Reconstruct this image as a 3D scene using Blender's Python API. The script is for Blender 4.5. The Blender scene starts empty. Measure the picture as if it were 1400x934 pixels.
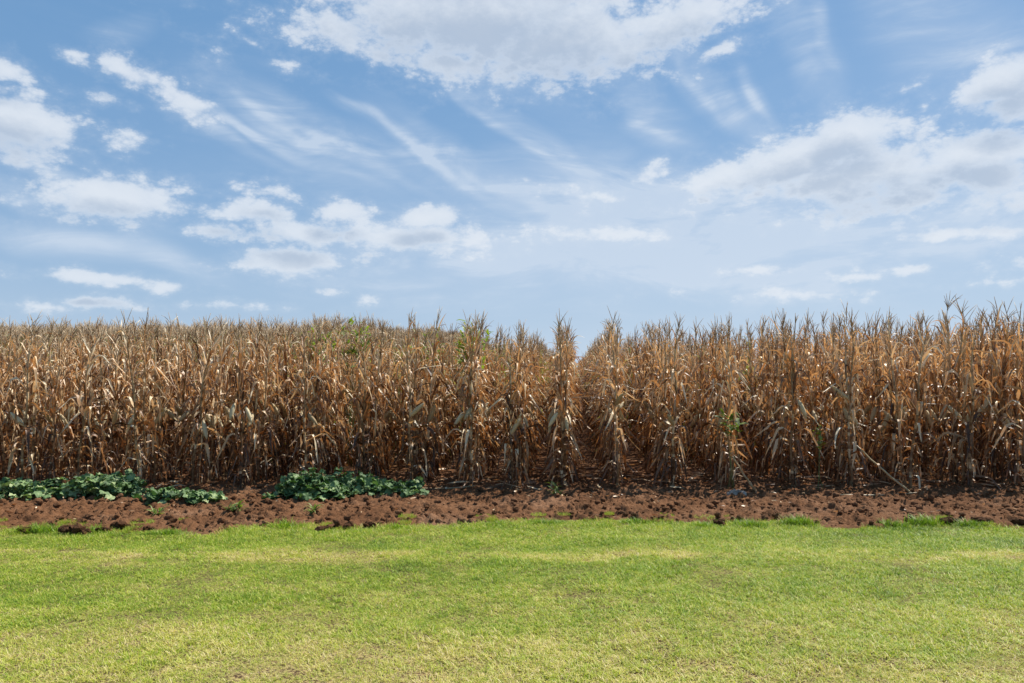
import bpy, math, random
import numpy as np
from mathutils import Vector, Matrix, Euler

R = math.radians
scene = bpy.context.scene
C = scene.collection

# ------------------------------------------------------------------ camera
EYE = 1.60
FPX = 1011.0
PITCH = math.atan(36 / FPX)
HZ = 503.0
cam_d = bpy.data.cameras.new('camera'); cam = bpy.data.objects.new('camera', cam_d); C.objects.link(cam)
cam.location = (0, 0, EYE); cam.rotation_euler = (R(90) + PITCH, 0, 0)
cam_d.sensor_width = 36; cam_d.lens = 36 * FPX / 1400
cam_d.clip_start = 0.05; cam_d.clip_end = 9000
scene.camera = cam

# ------------------------------------------------------------------ light and exposure
SUN_EL, SUN_AZ = 53.0, 52.0          # azimuth clockwise from +Y (ahead), so the sun stands high ahead on the right
SUN_STRENGTH, SUN_ANGLE = 5.0, 0.5
SKY_STRENGTH = 0.10
EXPOSURE = 0.62
vs = scene.view_settings
vs.view_transform = 'Standard'; vs.look = 'None'; vs.exposure = EXPOSURE; vs.gamma = 1; vs.use_curve_mapping = False
sd = Vector((math.sin(R(SUN_AZ)) * math.cos(R(SUN_EL)), math.cos(R(SUN_AZ)) * math.cos(R(SUN_EL)), math.sin(R(SUN_EL))))
sl = bpy.data.lights.new('sun', 'SUN'); so = bpy.data.objects.new('sun', sl); C.objects.link(so)
sl.energy = SUN_STRENGTH; sl.angle = R(SUN_ANGLE); sl.color = (1.0, 0.95, 0.87)
so.rotation_euler = sd.to_track_quat('Z', 'Y').to_euler(); so.location = sd * 50

scene.cycles.max_bounces = 6; scene.cycles.diffuse_bounces = 3; scene.cycles.glossy_bounces = 2

# ------------------------------------------------------------------ node helper
class NT:
    def __init__(s, tree):
        s.t = tree; s.n = tree.nodes; s.l = tree.links
    def node(s, typ, **kw):
        nd = s.n.new(typ)
        for k, v in kw.items():
            setattr(nd, k, v)
        return nd
    def put(s, sock, v):
        if v is None: return
        if hasattr(v, 'is_output') or isinstance(v, bpy.types.NodeSocket): s.l.new(v, sock)
        else: sock.default_value = v
    def math(s, op, a, b=None, c=None, clamp=False):
        nd = s.node('ShaderNodeMath', operation=op); nd.use_clamp = clamp
        s.put(nd.inputs[0], a); s.put(nd.inputs[1], b); s.put(nd.inputs[2], c)
        return nd.outputs[0]
    def vmath(s, op, a, b=None, out=0):
        nd = s.node('ShaderNodeVectorMath', operation=op)
        s.put(nd.inputs[0], a); s.put(nd.inputs[1], b)
        return nd.outputs[out]
    def ss(s, v, a, b, x=0.0, y=1.0):
        nd = s.node('ShaderNodeMapRange', interpolation_type='SMOOTHSTEP')
        s.put(nd.inputs[0], v); nd.inputs[1].default_value = a; nd.inputs[2].default_value = b
        nd.inputs[3].default_value = x; nd.inputs[4].default_value = y
        return nd.outputs[0]
    def noise(s, vec, scale, detail=4, rough=0.55, dist=0.0, dims='3D', lac=2.0, color=False):
        nd = s.node('ShaderNodeTexNoise', noise_dimensions=dims)
        s.put(nd.inputs['Vector'], vec)
        nd.inputs['Scale'].default_value = scale; nd.inputs['Detail'].default_value = detail
        nd.inputs['Roughness'].default_value = rough; nd.inputs['Distortion'].default_value = dist
        nd.inputs['Lacunarity'].default_value = lac
        return nd.outputs[1 if color else 0]
    def comb(s, x, y, z=0.0):
        nd = s.node('ShaderNodeCombineXYZ'); s.put(nd.inputs[0], x); s.put(nd.inputs[1], y); s.put(nd.inputs[2], z)
        return nd.outputs[0]
    def mapping(s, vec, loc=(0, 0, 0), rot=(0, 0, 0), scale=(1, 1, 1), typ='POINT'):
        nd = s.node('ShaderNodeMapping', vector_type=typ); s.put(nd.inputs[0], vec)
        nd.inputs[1].default_value = loc; nd.inputs[2].default_value = rot; nd.inputs[3].default_value = scale
        return nd.outputs[0]
    def mix(s, f, a, b, blend='MIX'):
        nd = s.node('ShaderNodeMix', data_type='RGBA', blend_type=blend)
        s.put(nd.inputs[0], f)
        for k, v in ((6, a), (7, b)):
            if isinstance(v, tuple) and len(v) == 3: v = (*v, 1)
            s.put(nd.inputs[k], v)
        return nd.outputs[2]
    def ramp(s, f, stops):
        nd = s.node('ShaderNodeValToRGB'); s.put(nd.inputs[0], f)
        e = nd.color_ramp.elements
        while len(e) < len(stops): e.new(0.5)
        for k, (p, c) in enumerate(stops):
            e[k].position = p; e[k].color = (*c, 1)
        return nd.outputs[0]

# ------------------------------------------------------------------ sky: Nishita air with drifting clouds, all by direction
def azel(px, py):
    """azimuth and elevation (radians) of a viewing direction given in photo pixels"""
    d = Vector(((px - 700) / FPX, 1.0, (467 - py) / FPX)); d.rotate(Euler((PITCH, 0, 0)))
    return math.atan2(d.x, d.y), math.asin(d.normalized().z)

world = bpy.data.worlds.new('World'); scene.world = world; world.use_nodes = True
wt = world.node_tree; wt.nodes.clear(); N = NT(wt)
sky = N.node('ShaderNodeTexSky', sky_type='NISHITA'); sky.sun_disc = False
sky.sun_elevation = R(SUN_EL); sky.sun_rotation = R(SUN_AZ)
sky.altitude = 0; sky.air_density = 1.0; sky.dust_density = 1.0; sky.ozone_density = 2.2
gen = N.node('ShaderNodeTexCoord').outputs['Generated']
sep = N.node('ShaderNodeSeparateXYZ'); N.l.new(gen, sep.inputs[0])
AZ = N.math('ARCTAN2', sep.outputs[0], sep.outputs[1])
EL = N.math('ARCSINE', sep.outputs[2])
AE = N.comb(AZ, EL)

# cumulus banks: centre, half width, half height, turn (deg, clockwise in view), weight
CUM = [
    (650, 25, 250, 80, 0, 1.0), (770, 60, 180, 62, 3, 1.0), (620, 90, 90, 34, 0, .75), (930, 30, 120, 45, -12, .9), (470, 40, 110, 38, 4, .7), (520, 75, 80, 25, 10, .6),
    (985, 70, 40, 13, -25, .6), (400, 90, 30, 10, 0, .5), (340, 58, 22, 9, 0, .5),
    (180, 92, 62, 20, 18, .8), (252, 140, 45, 22, 35, .8), (95, 68, 28, 13, 5, .6), (10, 98, 55, 20, 8, .8), (290, 92, 16, 24, 0, .35),
    (35, 175, 95, 52, -3, 1.0), (145, 135, 26, 10, 0, .45), (175, 195, 34, 22, 0, .55),
    (145, 270, 115, 34, 3, 1.0), (210, 285, 60, 18, 2, .7), (375, 262, 38, 14, 0, .65),
    (345, 290, 70, 18, -5, .85), (295, 313, 42, 15, 0, .75), (470, 288, 50, 19, 0, .95), (410, 318, 95, 24, 0, .85), (585, 297, 55, 20, 0, 1.0), (560, 325, 130, 26, 3, .85), (645, 330, 40, 20, 5, .7),
    (395, 360, 90, 20, 0, .95), (130, 380, 120, 11, 3, .8), (225, 390, 50, 12, 0, .8), (140, 414, 55, 9, 0, .75), (330, 420, 60, 8, 0, .55), (60, 420, 60, 7, 0, .5), (450, 400, 30, 6, 0, .5),
    (1100, 215, 170, 42, -10, 1.0), (1160, 185, 80, 38, 0, 1.0), (1190, 240, 220, 50, 2, .95), (1340, 205, 110, 34, 2, 1.0), (985, 240, 75, 24, -8, .95), (1230, 275, 170, 28, 0, .7), (1360, 245, 110, 40, 0, .85),
    (1372, 110, 75, 42, -25, 1.0), (1390, 140, 70, 34, 0, .9), (1273, 139, 17, 11, 0, .6), (1250, 116, 22, 7, -20, .5), (1425, 95, 60, 50, 0, .95),
    (890, 238, 26, 13, 0, .75), (790, 265, 65, 15, 8, .6), (770, 318, 60, 15, 0, .7), (840, 320, 75, 15, 3, .7), (1275, 328, 40, 10, 0, .75), (1365, 320, 60, 12, -5, .8),
    (1180, 376, 50, 9, -3, .6), (1250, 371, 26, 7, 0, .6), (1045, 373, 45, 6, 0, .45), (1120, 402, 130, 8, 0, .45), (940, 405, 60, 7, 0, .4), (1380, 385, 60, 7, 0, .4),
    (520, 412, 40, 7, 0, .4), (-90, 120, 100, 50, 0, .9), (-130, 300, 120, 30, 0, .8), (1520, 240, 130, 60, 0, .9), (700, -80, 300, 70, 0, .9), (1500, 350, 130, 20, 0, .7),
]
def ellipse(G, v, acc, px, py, rx, ry, rot, k):
    """offset from a cloud's centre in units of its half sizes. The running value rides along as z (scaled away),
    so that the nodes are worked through one after another."""
    a0, e0 = azel(px, py)
    rx *= (azel(px + 1, py)[0] - a0) * k; ry *= abs(azel(px, py - 1)[1] - e0) * k
    if acc is not None:
        q = G.node('ShaderNodeSeparateXYZ'); G.l.new(v, q.inputs[0]); v = G.comb(q.outputs[0], q.outputs[1], acc)
    if abs(rot) > 6: return G.mapping(v, (a0, e0, 0), (0, 0, -R(rot)), (rx, ry, 1e7), 'TEXTURE')
    nd = G.node('ShaderNodeVectorMath', operation='MULTIPLY_ADD'); G.l.new(v, nd.inputs[0])
    nd.inputs[1].default_value = (1 / rx, 1 / ry, 1e-7); nd.inputs[2].default_value = (-a0 / rx, -e0 / ry, 0)
    return nd.outputs[0]
grp = bpy.data.node_groups.new('cloud_field', 'ShaderNodeTree')
grp.interface.new_socket('Vector', in_out='INPUT', socket_type='NodeSocketVector')
grp.interface.new_socket('Field', in_out='OUTPUT', socket_type='NodeSocketFloat')
G = NT(grp); gi = G.node('NodeGroupInput').outputs[0]; go = G.node('NodeGroupOutput')
wn = G.noise(gi, 9.0, 3, 0.5, dims='2D', color=True)
warp = G.vmath('MULTIPLY', G.vmath('SUBTRACT', wn, (0.5, 0.5, 0.5)), (0.05, 0.025, 0))
pv = G.vmath('ADD', gi, warp)
acc = None
for (px, py, rx, ry, rot, wgt) in CUM:
    ln = G.vmath('LENGTH', ellipse(G, pv, acc, px, py, rx, ry, rot, 1.27), out=1)
    b = G.math('MULTIPLY_ADD', ln, -wgt, wgt)
    acc = b if acc is None else G.math('SMOOTH_MAX', acc, b, 0.12)
acc = G.math('MAXIMUM', acc, -1.2)
G.l.new(acc, go.inputs[0])
nd = N.node('ShaderNodeGroup'); nd.node_tree = grp; N.l.new(AE, nd.inputs[0]); acc = nd.outputs[0]
flat = N.vmath('MULTIPLY', AE, (1, 1.7, 1))
big = N.noise(flat, 7.0, 2, 0.5, 0, dims='2D')
def bank(v):
    nd = N.node('ShaderNodeGroup'); nd.node_tree = grp; N.l.new(v, nd.inputs[0]); return nd.outputs[0]
acc_up = bank(N.vmath('ADD', AE, (0.012, 0.030, 0)))          # the bank a little nearer the sun
def puffs(v):                                               # billows riding on the bank's outline
    vo = N.node('ShaderNodeTexVoronoi', voronoi_dimensions='2D', feature='F1'); vo.inputs['Scale'].default_value = 26
    vo.inputs['Detail'].default_value = 3; vo.inputs['Roughness'].default_value = 0.6; vo.inputs['Lacunarity'].default_value = 2.3; vo.normalize = False
    N.l.new(v, vo.inputs['Vector'])
    no = N.math('MULTIPLY', N.math('SUBTRACT', N.noise(v, 22.0, 8, 0.60, 0.15, dims='2D'), 0.5), 1.35)
    return N.math('ADD', no, N.math('MULTIPLY', N.math('SUBTRACT', 0.62, vo.outputs['Distance']), 0.45))
base = N.math('ADD', acc, N.math('MULTIPLY', N.math('SUBTRACT', big, 0.5), 0.35))
solid = N.ss(acc, 0.15, 0.75, 1.0, 0.5)                         # the cores hold together, the rims fray
f0 = N.math('MULTIPLY_ADD', puffs(flat), solid, base)
f1 = N.math('MULTIPLY_ADD', puffs(N.vmath('ADD', flat, (0.006, 0.028, 0))), solid, base)   # the same air a little nearer the sun
cov = N.math('ADD', N.math('MULTIPLY', N.ss(f0, 0.0, 0.50), 0.62), N.math('MULTIPLY', N.ss(f0, -0.45, 1.0), 0.38))
dens = N.math('MULTIPLY', cov, 0.88)
f2 = N.math('ADD', acc_up, N.math('MULTIPLY', N.math('SUBTRACT', f1, base), 0.6))
shade = N.math('MULTIPLY', N.ss(f2, 0.05, 0.75), N.ss(f0, 0.15, 0.7))

# high ice cloud: wisps drawn out along curving lines, stronger inside a few hand-placed bands
CIR = [
    (515, 165, 42, 6, 38, .85), (560, 198, 55, 7, 34, .5), (375, 165, 55, 7, 28, .45), (445, 192, 70, 8, 24, .55), (345, 185, 70, 7, 26, .35), (300, 180, 60, 6, 24, .25), (410, 218, 80, 7, 22, .5), (620, 245, 90, 8, 30, .55), (690, 185, 60, 6, 36, .5), (500, 235, 110, 8, 20, .45), (690, 265, 90, 7, 26, .5), (895, 180, 40, 8, 28, .6), (1045, 120, 40, 7, 62, .5), (960, 110, 60, 8, 55, .5), (1120, 30, 60, 8, 68, .4),
    (400, 185, 130, 16, 27, .3), (460, 170, 150, 17, 20, .25), (540, 185, 75, 11, 33, .7), (620, 215, 110, 20, 30, .7), (720, 195, 100, 14, 34, .6), (330, 205, 80, 8, 22, .3),
    (560, 235, 230, 26, 20, .3), (420, 225, 150, 18, 22, .25), (900, 185, 50, 20, 25, .9), (1000, 140, 110, 26, 48, .75), (1110, 60, 100, 26, 65, .55), (1050, 130, 50, 12, 60, .6), (1290, 40, 120, 60, 40, .6),
    (80, 330, 160, 20, 8, .9), (190, 345, 130, 18, 12, .8), (20, 265, 60, 14, 18, .7), (60, 240, 80, 12, 14, .4), (820, 260, 120, 60, 20, .75), (700, 300, 300, 60, 8, .5), (1000, 300, 300, 60, 0, .75), (640, 370, 240, 40, 4, .65), (1150, 340, 330, 45, 0, .8), (900, 370, 400, 50, 0, .8), (170, 300, 60, 16, 10, .35),
    (165, 35, 50, 16, -20, .3), (690, 120, 120, 25, 20, .35), (860, 120, 100, 30, 40, .4),
]
g2 = bpy.data.node_groups.new('wisp_field', 'ShaderNodeTree')
g2.interface.new_socket('Vector', in_out='INPUT', socket_type='NodeSocketVector')
g2.interface.new_socket('Field', in_out='OUTPUT', socket_type='NodeSocketFloat')
G = NT(g2); gi = G.node('NodeGroupInput').outputs[0]; go = G.node('NodeGroupOutput')
wn = G.noise(gi, 5.0, 2, 0.5, dims='2D', color=True)
pv = G.vmath('ADD', gi, G.vmath('MULTIPLY', G.vmath('SUBTRACT', wn, (0.5, 0.5, 0.5)), (0.08, 0.06, 0)))
acc = None
for (px, py, rx, ry, rot, wgt) in CIR:
    m = ellipse(G, pv, acc, px, py, rx, ry, rot, 1.7)
    q = G.math('SUBTRACT', 1.0, G.vmath('DOT_PRODUCT', m, m, out=1), clamp=True)
    q = G.math('MULTIPLY', q, q)
    acc = G.math('MULTIPLY', q, wgt) if acc is None else G.math('MULTIPLY_ADD', q, wgt, acc)
G.l.new(acc, go.inputs[0])
nd = N.node('ShaderNodeGroup'); nd.node_tree = g2; N.l.new(AE, nd.inputs[0]); cir = nd.outputs[0]
wv = N.noise(AE, 3.0, 2, 0.5, dims='2D', color=True)
bent = N.vmath('ADD', AE, N.vmath('MULTIPLY', N.vmath('SUBTRACT', wv, (0.5, 0.5, 0.5)), (0.12, 0.09, 0)))
st = N.mapping(bent, (0, 0, 0), (0, 0, R(27)), (3.0, 30, 1))
streak = N.noise(st, 1.0, 7, 0.62, 0.4, dims='2D')
soft = N.noise(N.mapping(bent, (3, 1, 0), (0, 0, R(20)), (5, 14, 1)), 1.0, 5, 0.6, 0.3, dims='2D')
wisp = N.math('MULTIPLY', N.ss(streak, 0.40, 0.75), N.ss(soft, 0.30, 0.70))
veil = N.math('ADD', N.math('MULTIPLY', wisp, 0.75), N.math('MULTIPLY', N.ss(soft, 0.3, 0.8), 0.38))
cirrus = N.math('MINIMUM', N.math('MULTIPLY', N.math('ADD', cir, 0.04), N.math('MULTIPLY_ADD', veil, 1.05, 0.22)), 0.70)
# milky air low down, thicker towards the sun's side
low = N.math('POWER', 2.718, N.math('MULTIPLY', N.math('MAXIMUM', EL, 0.0), -6.2))
side = N.ss(AZ, -0.5, 0.5, 0.75, 1.0)
haze = N.math('MULTIPLY', low, side)
dens = N.math('MULTIPLY', dens, N.math('MULTIPLY_ADD', low, -0.12, 1.0))

SK = 1.0 / SKY_STRENGTH / (2 ** EXPOSURE)
def sk(c): return tuple(v * SK for v in c)
col = N.mix(0.78, sky.outputs[0], sk((0.105, 0.290, 0.560)))
col = N.mix(haze, col, sk((0.60, 0.725, 0.87)))
col = N.mix(cirrus, col, sk((0.66, 0.75, 0.87)))
ccol = N.mix(shade, sk((0.80, 0.85, 0.915)), sk((0.50, 0.585, 0.71)))
col = N.mix(dens, col, ccol)
bg = N.node('ShaderNodeBackground'); N.l.new(col, bg.inputs[0]); bg.inputs[1].default_value = SKY_STRENGTH
wo = N.node('ShaderNodeOutputWorld'); N.l.new(bg.outputs[0], wo.inputs[0])

# ------------------------------------------------------------------ object helpers
def tag(o, label=None, cat=None, group=None, kind=None):
    if label: o['label'] = label
    if cat: o['category'] = cat
    if group: o['group'] = group
    if kind: o['kind'] = kind
    return o
def empty(name, loc, rot=(0, 0, 0)):
    o = bpy.data.objects.new(name, None); C.objects.link(o)
    o.empty_display_size = 0.1; o.location = loc; o.rotation_euler = rot
    return o
class MB:
    """collects vertices and faces, with one 'tint' value per vertex and one material slot per face"""
    def __init__(s): s.v = []; s.f = []; s.t = []; s.m = []; s.n = 0
    def add(s, verts, faces, tint=0.5, mat=0):
        verts = np.asarray(verts, float).reshape(-1, 3)
        s.v.append(verts)
        s.t.append(np.full(len(verts), tint) if np.isscalar(tint) else np.asarray(tint, float))
        s.f += [tuple(i + s.n for i in f) for f in faces]
        s.m += [mat] * len(faces); s.n += len(verts)
    def merge(s, o, mat=0):
        if o.n: s.add(np.vstack(o.v), o.f, np.concatenate(o.t), mat)
    def mesh(s, name, mats, smooth=True):
        me = bpy.data.meshes.new(name)
        me.from_pydata(np.vstack(s.v).tolist() if s.v else [], [], s.f)
        a = me.attributes.new('tint', 'FLOAT', 'POINT')
        if s.t: a.data.foreach_set('value', np.concatenate(s.t).astype(np.float32))
        for m in mats: me.materials.append(m)
        if len(mats) > 1: me.polygons.foreach_set('material_index', s.m)
        if smooth: me.polygons.foreach_set('use_smooth', [True] * len(me.polygons))
        me.update(); return me
def link(name, me, parent=None, loc=None):
    o = bpy.data.objects.new(name, me); C.objects.link(o)
    if parent: o.parent = parent
    if loc: o.location = loc
    return o

def instancer(name, coll, pts, rots, scales, idx, mat=None):
    me = bpy.data.meshes.new(name)
    n = len(pts)
    me.vertices.add(n); me.vertices.foreach_set('co', np.asarray(pts, np.float32).ravel())
    for an, typ, data, key in (('rot', 'FLOAT_VECTOR', rots, 'vector'), ('scl', 'FLOAT_VECTOR', scales, 'vector'), ('idx', 'INT', idx, 'value')):
        a = me.attributes.new(an, typ, 'POINT')
        a.data.foreach_set(key, np.asarray(data, np.int32 if typ == 'INT' else np.float32).ravel())
    o = link(name, me)
    t = bpy.data.node_groups.new(name + '_nodes', 'GeometryNodeTree')
    t.interface.new_socket('Geometry', in_out='INPUT', socket_type='NodeSocketGeometry')
    t.interface.new_socket('Geometry', in_out='OUTPUT', socket_type='NodeSocketGeometry')
    gi = t.nodes.new('NodeGroupInput'); go = t.nodes.new('NodeGroupOutput')
    ci = t.nodes.new('GeometryNodeCollectionInfo'); ci.inputs[0].default_value = coll
    ci.inputs['Separate Children'].default_value = True; ci.inputs['Reset Children'].default_value = True
    ip = t.nodes.new('GeometryNodeInstanceOnPoints'); ip.inputs['Pick Instance'].default_value = True
    def na(nm, typ):
        x = t.nodes.new('GeometryNodeInputNamedAttribute'); x.data_type = typ; x.inputs[0].default_value = nm
        return [s for s in x.outputs if s.enabled and s.name == 'Attribute'][0]
    er = t.nodes.new('FunctionNodeEulerToRotation')
    L = t.links
    L.new(gi.outputs[0], ip.inputs['Points']); L.new(ci.outputs[0], ip.inputs['Instance'])
    L.new(na('idx', 'INT'), ip.inputs['Instance Index'])
    L.new(na('rot', 'FLOAT_VECTOR'), er.inputs[0]); L.new(er.outputs[0], ip.inputs['Rotation'])
    L.new(na('scl', 'FLOAT_VECTOR'), ip.inputs['Scale'])
    L.new(ip.outputs[0], go.inputs[0])
    md = o.modifiers.new('scatter', 'NODES'); md.node_group = t
    return o

# value noise in numpy
def vnoise(x, y, seed=0):
    xi = np.floor(x).astype(np.int64); yi = np.floor(y).astype(np.int64)
    xf = x - xi; yf = y - yi
    def h(a, b):
        n = (a * 374761393 + b * 668265263 + seed * 1442695041) & 0xffffffff
        n = ((n ^ (n >> 13)) * 1274126177) & 0xffffffff
        n = (n ^ (n >> 16)) & 0xffffffff
        return n / 4294967295.0
    u = xf * xf * (3 - 2 * xf); v = yf * yf * (3 - 2 * yf)
    return (h(xi, yi) * (1 - u) + h(xi + 1, yi) * u) * (1 - v) + (h(xi, yi + 1) * (1 - u) + h(xi + 1, yi + 1) * u) * v
def fbm(x, y, oct=4, seed=0, rough=0.5):
    s = 0; a = 1; tot = 0
    for o in range(oct):
        s = s + a * vnoise(x * 2 ** o + 17.3 * o, y * 2 ** o - 9.1 * o, seed + o); tot += a; a *= rough
    return s / tot
def sst(a, b, x):
    t = np.clip((x - a) / (b - a), 0, 1); return t * t * (3 - 2 * t)

# ------------------------------------------------------------------ materials
def material(name):
    m = bpy.data.materials.new(name); m.use_nodes = True; m.node_tree.nodes.clear()
    return m, NT(m.node_tree)
def finish(n, shader):
    o = n.node('ShaderNodeOutputMaterial'); n.l.new(shader, o.inputs[0])
def principled(n, col, rough=0.6, spec=0.4, normal=None):
    p = n.node('ShaderNodeBsdfPrincipled'); n.put(p.inputs['Base Color'], col)
    n.put(p.inputs['Roughness'], rough); p.inputs['Specular IOR Level'].default_value = spec
    if normal: n.l.new(normal, p.inputs['Normal'])
    return p.outputs[0]
def bump(n, h, strength=0.5, dist=0.01):
    b = n.node('ShaderNodeBump'); b.inputs['Strength'].default_value = strength; b.inputs['Distance'].default_value = dist
    n.l.new(h, b.inputs['Height']); return b.outputs[0]
def leafy(name, stops, trans=0.35, rough=0.45, spec=0.5, rnd=0.2, nz=0.25, nscale=30, tsat=(1.0, 0.8, 0.55), bmp=0.3):
    m, n = material(name)
    at = n.node('ShaderNodeAttribute', attribute_name='tint').outputs['Fac']
    rn = n.node('ShaderNodeObjectInfo').outputs['Random']
    ps = n.node('ShaderNodeNewGeometry').outputs['Position']
    no = n.noise(ps, nscale, 3, 0.6)
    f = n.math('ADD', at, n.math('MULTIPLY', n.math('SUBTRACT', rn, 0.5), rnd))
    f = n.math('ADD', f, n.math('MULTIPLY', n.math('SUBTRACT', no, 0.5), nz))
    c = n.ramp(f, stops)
    ft = n.noise(ps, nscale * 4, 2, 0.5)
    nm = bump(n, ft, bmp, 0.004) if bmp else None
    s = principled(n, c, rough, spec, nm)
    tr = n.node('ShaderNodeBsdfTranslucent')
    n.l.new(n.mix(1.0, c, (*tsat, 1), 'MULTIPLY'), tr.inputs[0])
    mx = n.node('ShaderNodeMixShader'); mx.inputs[0].default_value = trans
    n.l.new(s, mx.inputs[1]); n.l.new(tr.outputs[0], mx.inputs[2])
    finish(n, mx.outputs[0]); return m

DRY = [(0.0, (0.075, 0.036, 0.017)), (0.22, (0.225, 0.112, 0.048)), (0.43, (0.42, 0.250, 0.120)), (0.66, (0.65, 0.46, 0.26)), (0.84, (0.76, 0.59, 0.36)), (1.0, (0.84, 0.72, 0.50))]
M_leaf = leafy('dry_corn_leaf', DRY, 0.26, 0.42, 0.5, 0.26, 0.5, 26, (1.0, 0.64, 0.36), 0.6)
M_stalk = leafy('dry_corn_stalk', [(0, (0.13, 0.075, 0.03)), (0.5, (0.33, 0.23, 0.11)), (1, (0.52, 0.42, 0.25))], 0.0, 0.5, 0.4, 0.3, 0.5, 12)
M_tassel = leafy('dry_tassel', [(0, (0.32, 0.22, 0.12)), (0.5, (0.52, 0.40, 0.25)), (1, (0.70, 0.58, 0.40))], 0.35, 0.6, 0.3, 0.4, 0.2, 20)
M_husk = leafy('corn_husk', [(0, (0.26, 0.17, 0.08)), (0.5, (0.44, 0.33, 0.18)), (1, (0.66, 0.56, 0.36))], 0.15, 0.65, 0.2, 0.4, 0.4, 40, (1, .85, .6))
M_green = leafy('half_green_corn_leaf', [(0, (0.16, 0.13, 0.045)), (0.4, (0.19, 0.20, 0.07)), (0.7, (0.34, 0.33, 0.13)), (1, (0.48, 0.42, 0.22))], 0.35, 0.45, 0.4, 0.5, 0.5, 9, (0.9, 0.95, 0.4))
M_weed = leafy('weed_leaf', [(0, (0.05, 0.08, 0.025)), (0.6, (0.13, 0.19, 0.05)), (1, (0.30, 0.34, 0.07))], 0.4, 0.5, 0.4, 0.2, 0.2, 30, (0.8, 1, 0.3))
M_squash = leafy('squash_leaf', [(0, (0.035, 0.065, 0.024)), (0.4, (0.072, 0.135, 0.045)), (0.75, (0.15, 0.235, 0.090)), (1, (0.34, 0.40, 0.19))], 0.2, 0.58, 0.25, 0.1, 0.4, 35, (0.7, 1, 0.4))
M_vine = leafy('vine_stem', [(0, (0.06, 0.11, 0.03)), (1, (0.14, 0.22, 0.07))], 0.0, 0.5, 0.4)

def grass_material():
    m, n = material('lawn_grass_blade')
    at = n.node('ShaderNodeAttribute', attribute_name='tint').outputs['Fac']
    ps = n.node('ShaderNodeNewGeometry').outputs['Position']
    f = lawn_factor(n, ps)
    f = n.math('ADD', n.math('MULTIPLY', at, 0.62), n.math('MULTIPLY', n.math('SUBTRACT', f, 0.5), 0.9))
    c = n.ramp(f, [(0.0, (0.12, 0.21, 0.015)), (0.26, (0.27, 0.41, 0.03)), (0.46, (0.48, 0.54, 0.06)), (0.68, (0.65, 0.58, 0.18)), (0.95, (0.80, 0.67, 0.38))])
    s = principled(n, c, 0.5, 0.35)
    tr = n.node('ShaderNodeBsdfTranslucent'); n.l.new(n.mix(1.0, c, (0.95, 1.0, 0.45, 1), 'MULTIPLY'), tr.inputs[0])
    mx = n.node('ShaderNodeMixShader'); mx.inputs[0].default_value = 0.4
    n.l.new(s, mx.inputs[1]); n.l.new(tr.outputs[0], mx.inputs[2])
    finish(n, mx.outputs[0]); return m
def lawn_factor(n, ps):
    """0 lush, 1 dried out; broad drifts, a worn mowing band and small blotches"""
    flat = n.mapping(ps, (0, 0, 0), (0, 0, 0), (1, 1, 0.0))
    a = n.noise(n.mapping(flat, (0, 0, 0), (0, 0, 0), (0.35, 0.9, 1)), 1.0, 3, 0.55)
    b = n.noise(flat, 3.2, 4, 0.65)
    d = n.noise(flat, 14.0, 3, 0.6)
    sp = n.node('ShaderNodeSeparateXYZ'); n.l.new(flat, sp.inputs[0])
    wav = n.math('ADD', sp.outputs[1], n.math('MULTIPLY', n.math('SUBTRACT', n.noise(n.mapping(flat, scale=(0.45, 0.45, 1)), 1.0, 2, 0.5), 0.5), 0.7))
    band = n.math('MULTIPLY', n.ss(wav, 6.0, 6.22), n.ss(wav, 6.65, 6.38))
    bandx = n.noise(n.mapping(flat, (5, 2, 0), (0, 0, 0), (0.8, 1.4, 1)), 1.0, 3, 0.6)
    band = n.math('MULTIPLY', band, n.ss(bandx, 0.38, 0.62))
    near = n.ss(sp.outputs[1], 6.0, 3.6, 0.0, 0.32)
    f = n.math('ADD', n.math('MULTIPLY', n.math('SUBTRACT', a, 0.5), 0.75), n.math('MULTIPLY', n.math('SUBTRACT', b, 0.5), 0.7))
    f = n.math('ADD', f, n.math('MULTIPLY', n.math('SUBTRACT', d, 0.5), 0.7))
    f = n.math('ADD', f, n.math('MULTIPLY', band, 0.42))
    f = n.math('ADD', n.math('ADD', f, near), 0.44)
    return f
M_grass = grass_material()
m, n = material('lawn_thatch'); M_thatch = m
ps = n.node('ShaderNodeNewGeometry').outputs['Position']
f = lawn_factor(n, ps)
c = n.ramp(f, [(0.1, (0.09, 0.12, 0.02)), (0.5, (0.20, 0.20, 0.05)), (0.9, (0.34, 0.25, 0.11))])
sp = n.noise(ps, 60, 3, 0.6)
c = n.mix(n.ss(sp, 0.46, 0.58), c, (0.07, 0.04, 0.022))
finish(n, principled(n, c, 0.9, 0.1, bump(n, n.noise(ps, 120, 3, 0.6), 0.8, 0.01)))

def soil_material(name, k=1.0):
    m, n = material(name)
    ps = n.node('ShaderNodeNewGeometry').outputs['Position']
    a = n.noise(ps, 1.6, 4, 0.6); b = n.noise(ps, 26, 5, 0.65)
    f = n.math('ADD', n.math('MULTIPLY', a, 0.55), n.math('MULTIPLY', b, 0.45))
    c = n.ramp(f, [(0.30, tuple(k * v for v in (0.062, 0.028, 0.014))), (0.5, tuple(k * v for v in (0.155, 0.073, 0.034))), (0.72, tuple(k * v for v in (0.235, 0.126, 0.068)))])
    c = n.mix(n.ss(n.noise(ps, 0.9, 5, 0.65), 0.50, 0.72, 0.0, 0.45), c, tuple(k * v for v in (0.30, 0.175, 0.105)))     # dusty crusts
    finish(n, principled(n, c, 0.95, 0.08, bump(n, n.noise(ps, 70, 6, 0.7), 0.9, 0.02)))
    return m
M_soil = soil_material('red_soil'); M_clod = soil_material('red_clod', 0.9); M_darkclod = soil_material('dark_clod', 0.5)

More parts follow.
